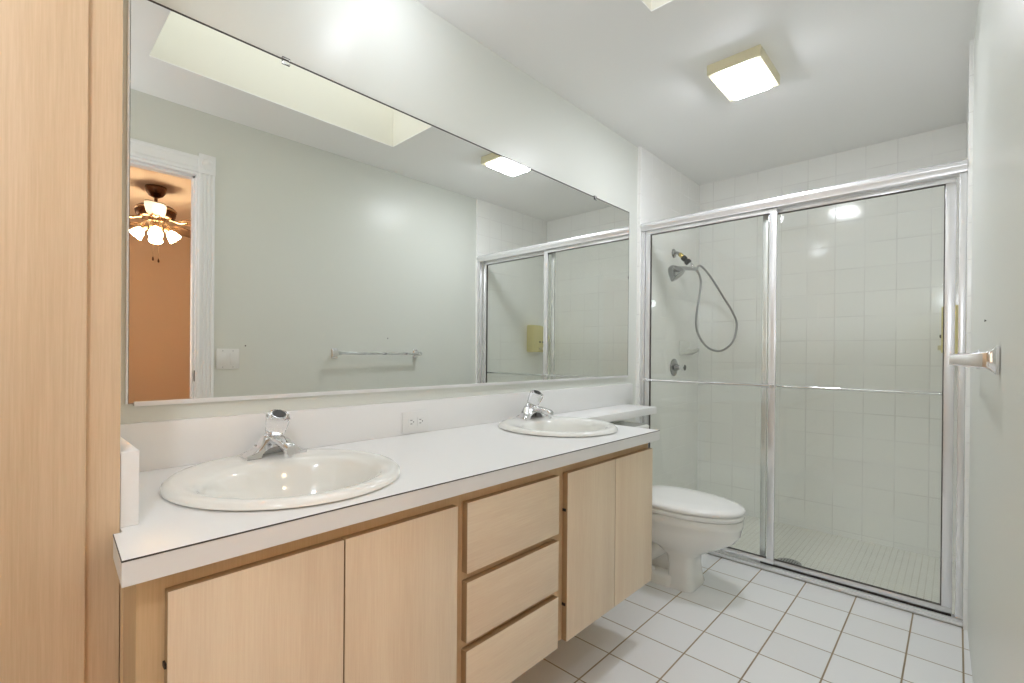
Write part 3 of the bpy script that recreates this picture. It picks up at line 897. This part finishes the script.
# ceramic soap dish on the left shower wall
bm = bm_new()
sy0, sy1, sz = 3.46, 3.64, 1.145
prof = [(0.0, 0.0, 0.0), (0.030, 0.004, 0.0), (0.075, 0.002, 0.022), (0.085, 0.0, 0.040), (0.080, -0.004, 0.045), (0.070, -0.010, 0.036), (0.035, -0.014, 0.022), (0.004, -0.01, 0.022), (0.004, 0.0, 0.095), (0.0, 0.0, 0.10)]
loft(bm, [[(SXL+0.001+a*s_, y+0*b_, sz-0.01+c) for a, b_, c in prof] for y, s_ in ((sy0, 0.75), (sy0+0.015, 0.96), ((sy0+sy1)/2, 1.0), (sy1-0.015, 0.96), (sy1, 0.75))])
tag(obj('soap_dish', bm, M['porcelain'], angle=50), 'white ceramic soap dish on the tiles right of the shower valve', 'soap dish')

# yellow soap dispenser on the right shower wall
dy0, dy1, dz0, dz1 = 3.515, 3.760, 1.15, 1.403
di = thing('soap_dispenser', 'yellowed three-chamber soap dispenser on the right shower wall', 'soap dispenser', (SXR, (dy0+dy1)/2, dz0))
bm = bm_new()
outl = [(dy0, dz0), (dy1-0.075, dz0), (dy1-0.04, dz0+0.04), (dy1-0.005, dz0+0.10), (dy1, dz0+0.15), (dy1-0.02, dz0+0.20), (dy1-0.08, dz1-0.012), (dy0+0.10, dz1), (dy0, dz1)]
prism(bm, outl, 'x', SXR-0.085, SXR-0.001)
bmesh.ops.bevel(bm, geom=bm.edges[:], offset=0.006, segments=2, affect='EDGES')
obj('body', bm, M['cream'], di)
for k in range(3):
    y = dy0+0.095+k*0.042
    bm = bm_new(); lathe(bm, [(0.0085, 0.0), (0.0085, 0.006), (0.006, 0.008)], 16, axis_mat((SXR-0.0851, y, dz0+0.095), (-1, 0, 0)))
    obj('button', bm, M['grey'], di)
    bm = bx(SXR-0.100, SXR-0.0855, y-0.013, y+0.013, dz0+0.02, dz0+0.045, bevel=0.003)
    obj('spout', bm, M['fixture'], di)

# ------------------------------------------------------------------ right wall fittings
tb0, tb1, tbz, tbx = 1.555, 2.215, 1.125, 1.418
tb = thing('towel_rail', 'chrome towel rail on the right wall near the doorway', 'towel rail', (xr(1.88), (tb0+tb1)/2, tbz))
bm = bm_new(); box(bm, tbx-0.008, tbx+0.008, tb0-0.004, tb1+0.02, tbz-0.009, tbz+0.009, bevel=0.002)
obj('bar', bm, M['chrome'], tb)
for y in (tb0, tb1):
    bm = bm_new()
    rings = []; X = xr(y)
    for x, hw, hh in ((X-0.001, 0.022, 0.031), (X-0.006, 0.022, 0.031), (X-0.014, 0.015, 0.022), (X-0.022, 0.012, 0.0185), (X-0.05, 0.011, 0.0155), (tbx-0.010, 0.010, 0.0125)):
        rings.append([(x, a, b_) for a, b_ in rounded_rect(y-hw, y+hw, tbz-hh, tbz+hh, 0.004, 3)])
    loft(bm, rings)
    obj('post', bm, M['chrome'], tb, angle=30)

sw0, sw1, swz0, swz1 = 0.840, 0.962, 1.030, 1.146
sw = thing('light_switch', 'white double rocker light switch beside the doorway trim', 'light switch', (xr(0.9), (sw0+sw1)/2, swz0))
obj('plate', bx(xr(0.962)-0.0045, xr(0.962)-0.0005, sw0, sw1, swz0, swz1, bevel=0.0025), M['plate'], sw)
for c in (0.876-0.002, 0.928):
    rk = obj('rocker', bx(xr(0.962)-0.0075, xr(0.962)-0.0046, c-0.0165, c+0.0165, (swz0+swz1)/2-0.033, (swz0+swz1)/2+0.033, bevel=0.001), M['plate'], sw)
    for zz in (swz0+0.012, swz1-0.012):
        bm = bm_new()
        lathe(bm, [(0.003, 0), (0.002, 0.001)], 10, axis_mat((xr(0.962)-0.0046, c, zz), (-1, 0, 0)))
        obj('screw', bm, M['steel'], sw)

for (y, z), lb in (((0.996, 1.165), 'tiny nail in the wall just beside the light switch'), ((1.97, 1.235), 'tiny nail in the wall above the towel rail')):
    bm = bm_new(); lathe(bm, [(0.0015, 0.0), (0.0015, 0.002), (0.004, 0.0022), (0.003, 0.0035)], 10, axis_mat((xr(y), y, z), (-1, 0, 0)))
    tag(obj('nail', bm, M['hinge']), lb, 'nail')

# ------------------------------------------------------------------ ceiling lamp
lx0, lx1, ly0, ly1 = 0.618, 0.832, 2.262, 2.578
la = thing('ceiling_lamp', 'square cream-rimmed ceiling lamp glowing white in front of the shower', 'ceiling lamp', ((lx0+lx1)/2, (ly0+ly1)/2, H))
bm = bm_new()
zf = H-0.044
t_ = 0.022
outer0 = [(x, y) for x, y in ((lx0, ly0), (lx1, ly0), (lx1, ly1), (lx0, ly1))]
def rect(o, z): return [(lx0+o, ly0+o, z), (lx1-o, ly0+o, z), (lx1-o, ly1-o, z), (lx0+o, ly1-o, z)]
loft(bm, [rect(0, H-0.001), rect(0, zf), rect(0.003, zf-0.003), rect(t_, zf-0.003), rect(t_, zf+0.012)], True, False)
obj('housing', bm, M['fixture'], la, smooth=False)
bm = bm_new()
def rr(o, z): return [(x, y, z) for x, y in rounded_rect(lx0+o, lx1-o, ly0+o, ly1-o, 0.012, 4)]
loft(bm, [rr(t_+0.002, zf+0.010), rr(t_+0.002, zf-0.010), rr(t_+0.008, zf-0.017), rr(t_+0.022, zf-0.020)])
obj('diffuser', bm, M['diffuser'], la)

# ------------------------------------------------------------------ ceiling fan in the bedroom (seen in the mirror)
fx, fy = 3.10, 0.855
fan = thing('ceiling_fan', 'bronze ceiling fan with lit glass shades in the peach bedroom', 'ceiling fan', (fx, fy, H))
T = lambda z: Matrix.Translation((fx, fy, z))
bm = bm_new(); lathe(bm, [(0.074, H-0.001), (0.076, H-0.012), (0.070, H-0.040), (0.050, H-0.070), (0.020, H-0.086)], 32, T(0))
obj('canopy', bm, M['bronze'], fan)
bm = bm_new(); lathe(bm, [(0.012, H-0.16), (0.012, H-0.085)], 16, T(0))
obj('downrod', bm, M['bronze'], fan)
bm = bm_new(); lathe(bm, [(0.03, 2.300), (0.085, 2.296), (0.118, 2.284), (0.138, 2.268), (0.142, 2.250), (0.136, 2.212), (0.120, 2.192), (0.08, 2.180)], 40, T(0))
obj('motor_housing', bm, M['bronze'], fan)
bm = bm_new(); lathe(bm, [(0.143, 2.262), (0.146, 2.256), (0.1435, 2.248), (0.141, 2.246)], 40, T(0), False, False)
obj('trim_band', bm, M['bronze_light'], fan)
bm = bm_new(); lathe(bm, [(0.06, 2.181), (0.062, 2.165), (0.050, 2.150), (0.050, 2.120), (0.040, 2.105), (0.015, 2.098)], 28, T(0))
obj('light_kit_hub', bm, M['bronze_light'], fan)
for k in range(5):
    a = math.radians(47+72*k)
    d = Vector((math.cos(a), math.sin(a), 0)); n = Vector((-math.sin(a), math.cos(a), 0))
    bm = bm_new()
    pts = []
    for s, hw in ((0.19, 0.045), (0.23, 0.058), (0.36, 0.066), (0.50, 0.068), (0.56, 0.062), (0.585, 0.040)):
        pts.append((s, hw))
    outl = [(s, h_) for s, h_ in pts] + [(s, -h_) for s, h_ in reversed(pts)]
    lo, hi = [], []
    for s, t in outl:
        c = Vector((fx, fy, 2.170))+d*s+n*t+Vector((0, 0, 0.12*t))
        lo.append(c); hi.append(c+Vector((0, 0, 0.006)))
    loft(bm, [lo, hi])
    bl = obj('blade', bm, M['blade'], fan, smooth=False)
    bm = bm_new()
    tube(bm, [Vector((fx, fy, 2.19))+d*0.10, Vector((fx, fy, 2.167))+d*0.17, Vector((fx, fy, 2.168))+d*0.23+n*0.02], [0.012, 0.010, 0.008], 10)
    tube(bm, [Vector((fx, fy, 2.167))+d*0.165, Vector((fx, fy, 2.167))+d*0.23-n*0.02], [0.010, 0.008], 10)
    obj('blade_bracket', bm, M['bronze_light'], bl)
for k in range(4):
    a = math.radians(101+90*k)
    d = Vector((math.cos(a), math.sin(a), 0))
    c0 = Vector((fx, fy, 2.125))+d*0.066
    dd = (d*0.62+Vector((0, 0, -0.78))).normalized()
    bm = bm_new(); lathe(bm, [(0.016, 0.0), (0.022, 0.010), (0.022, 0.035), (0.018, 0.040)], 18, axis_mat(c0, dd))
    arm = obj('lamp_arm', bm, M['bronze_light'], fan)
    bm = bm_new(); lathe(bm, [(0.018, 0.036), (0.026, 0.046), (0.038, 0.068), (0.045, 0.092), (0.050, 0.112), (0.046, 0.114), (0.040, 0.092), (0.018, 0.048)], 28, axis_mat(c0, dd), False, False)
    obj('lamp_shade', bm, M['fan_shade'], arm)
for off, zl in ((-0.016, 1.885), (0.022, 1.875)):
    bm = bm_new(); tube(bm, [(fx+0.01, fy+off, 2.105), (fx+0.01, fy+off, zl)], 0.0012, 6)
    pc = obj('pull_chain', bm, M['bronze_light'], fan)
    bm = bm_new(); lathe(bm, [(0.003, zl), (0.006, zl-0.012), (0.007, zl-0.026), (0.004, zl-0.032)], 12, Matrix.Translation((fx+0.01, fy+off, 0)))
    obj('chain_fob', bm, M['bronze'], pc)
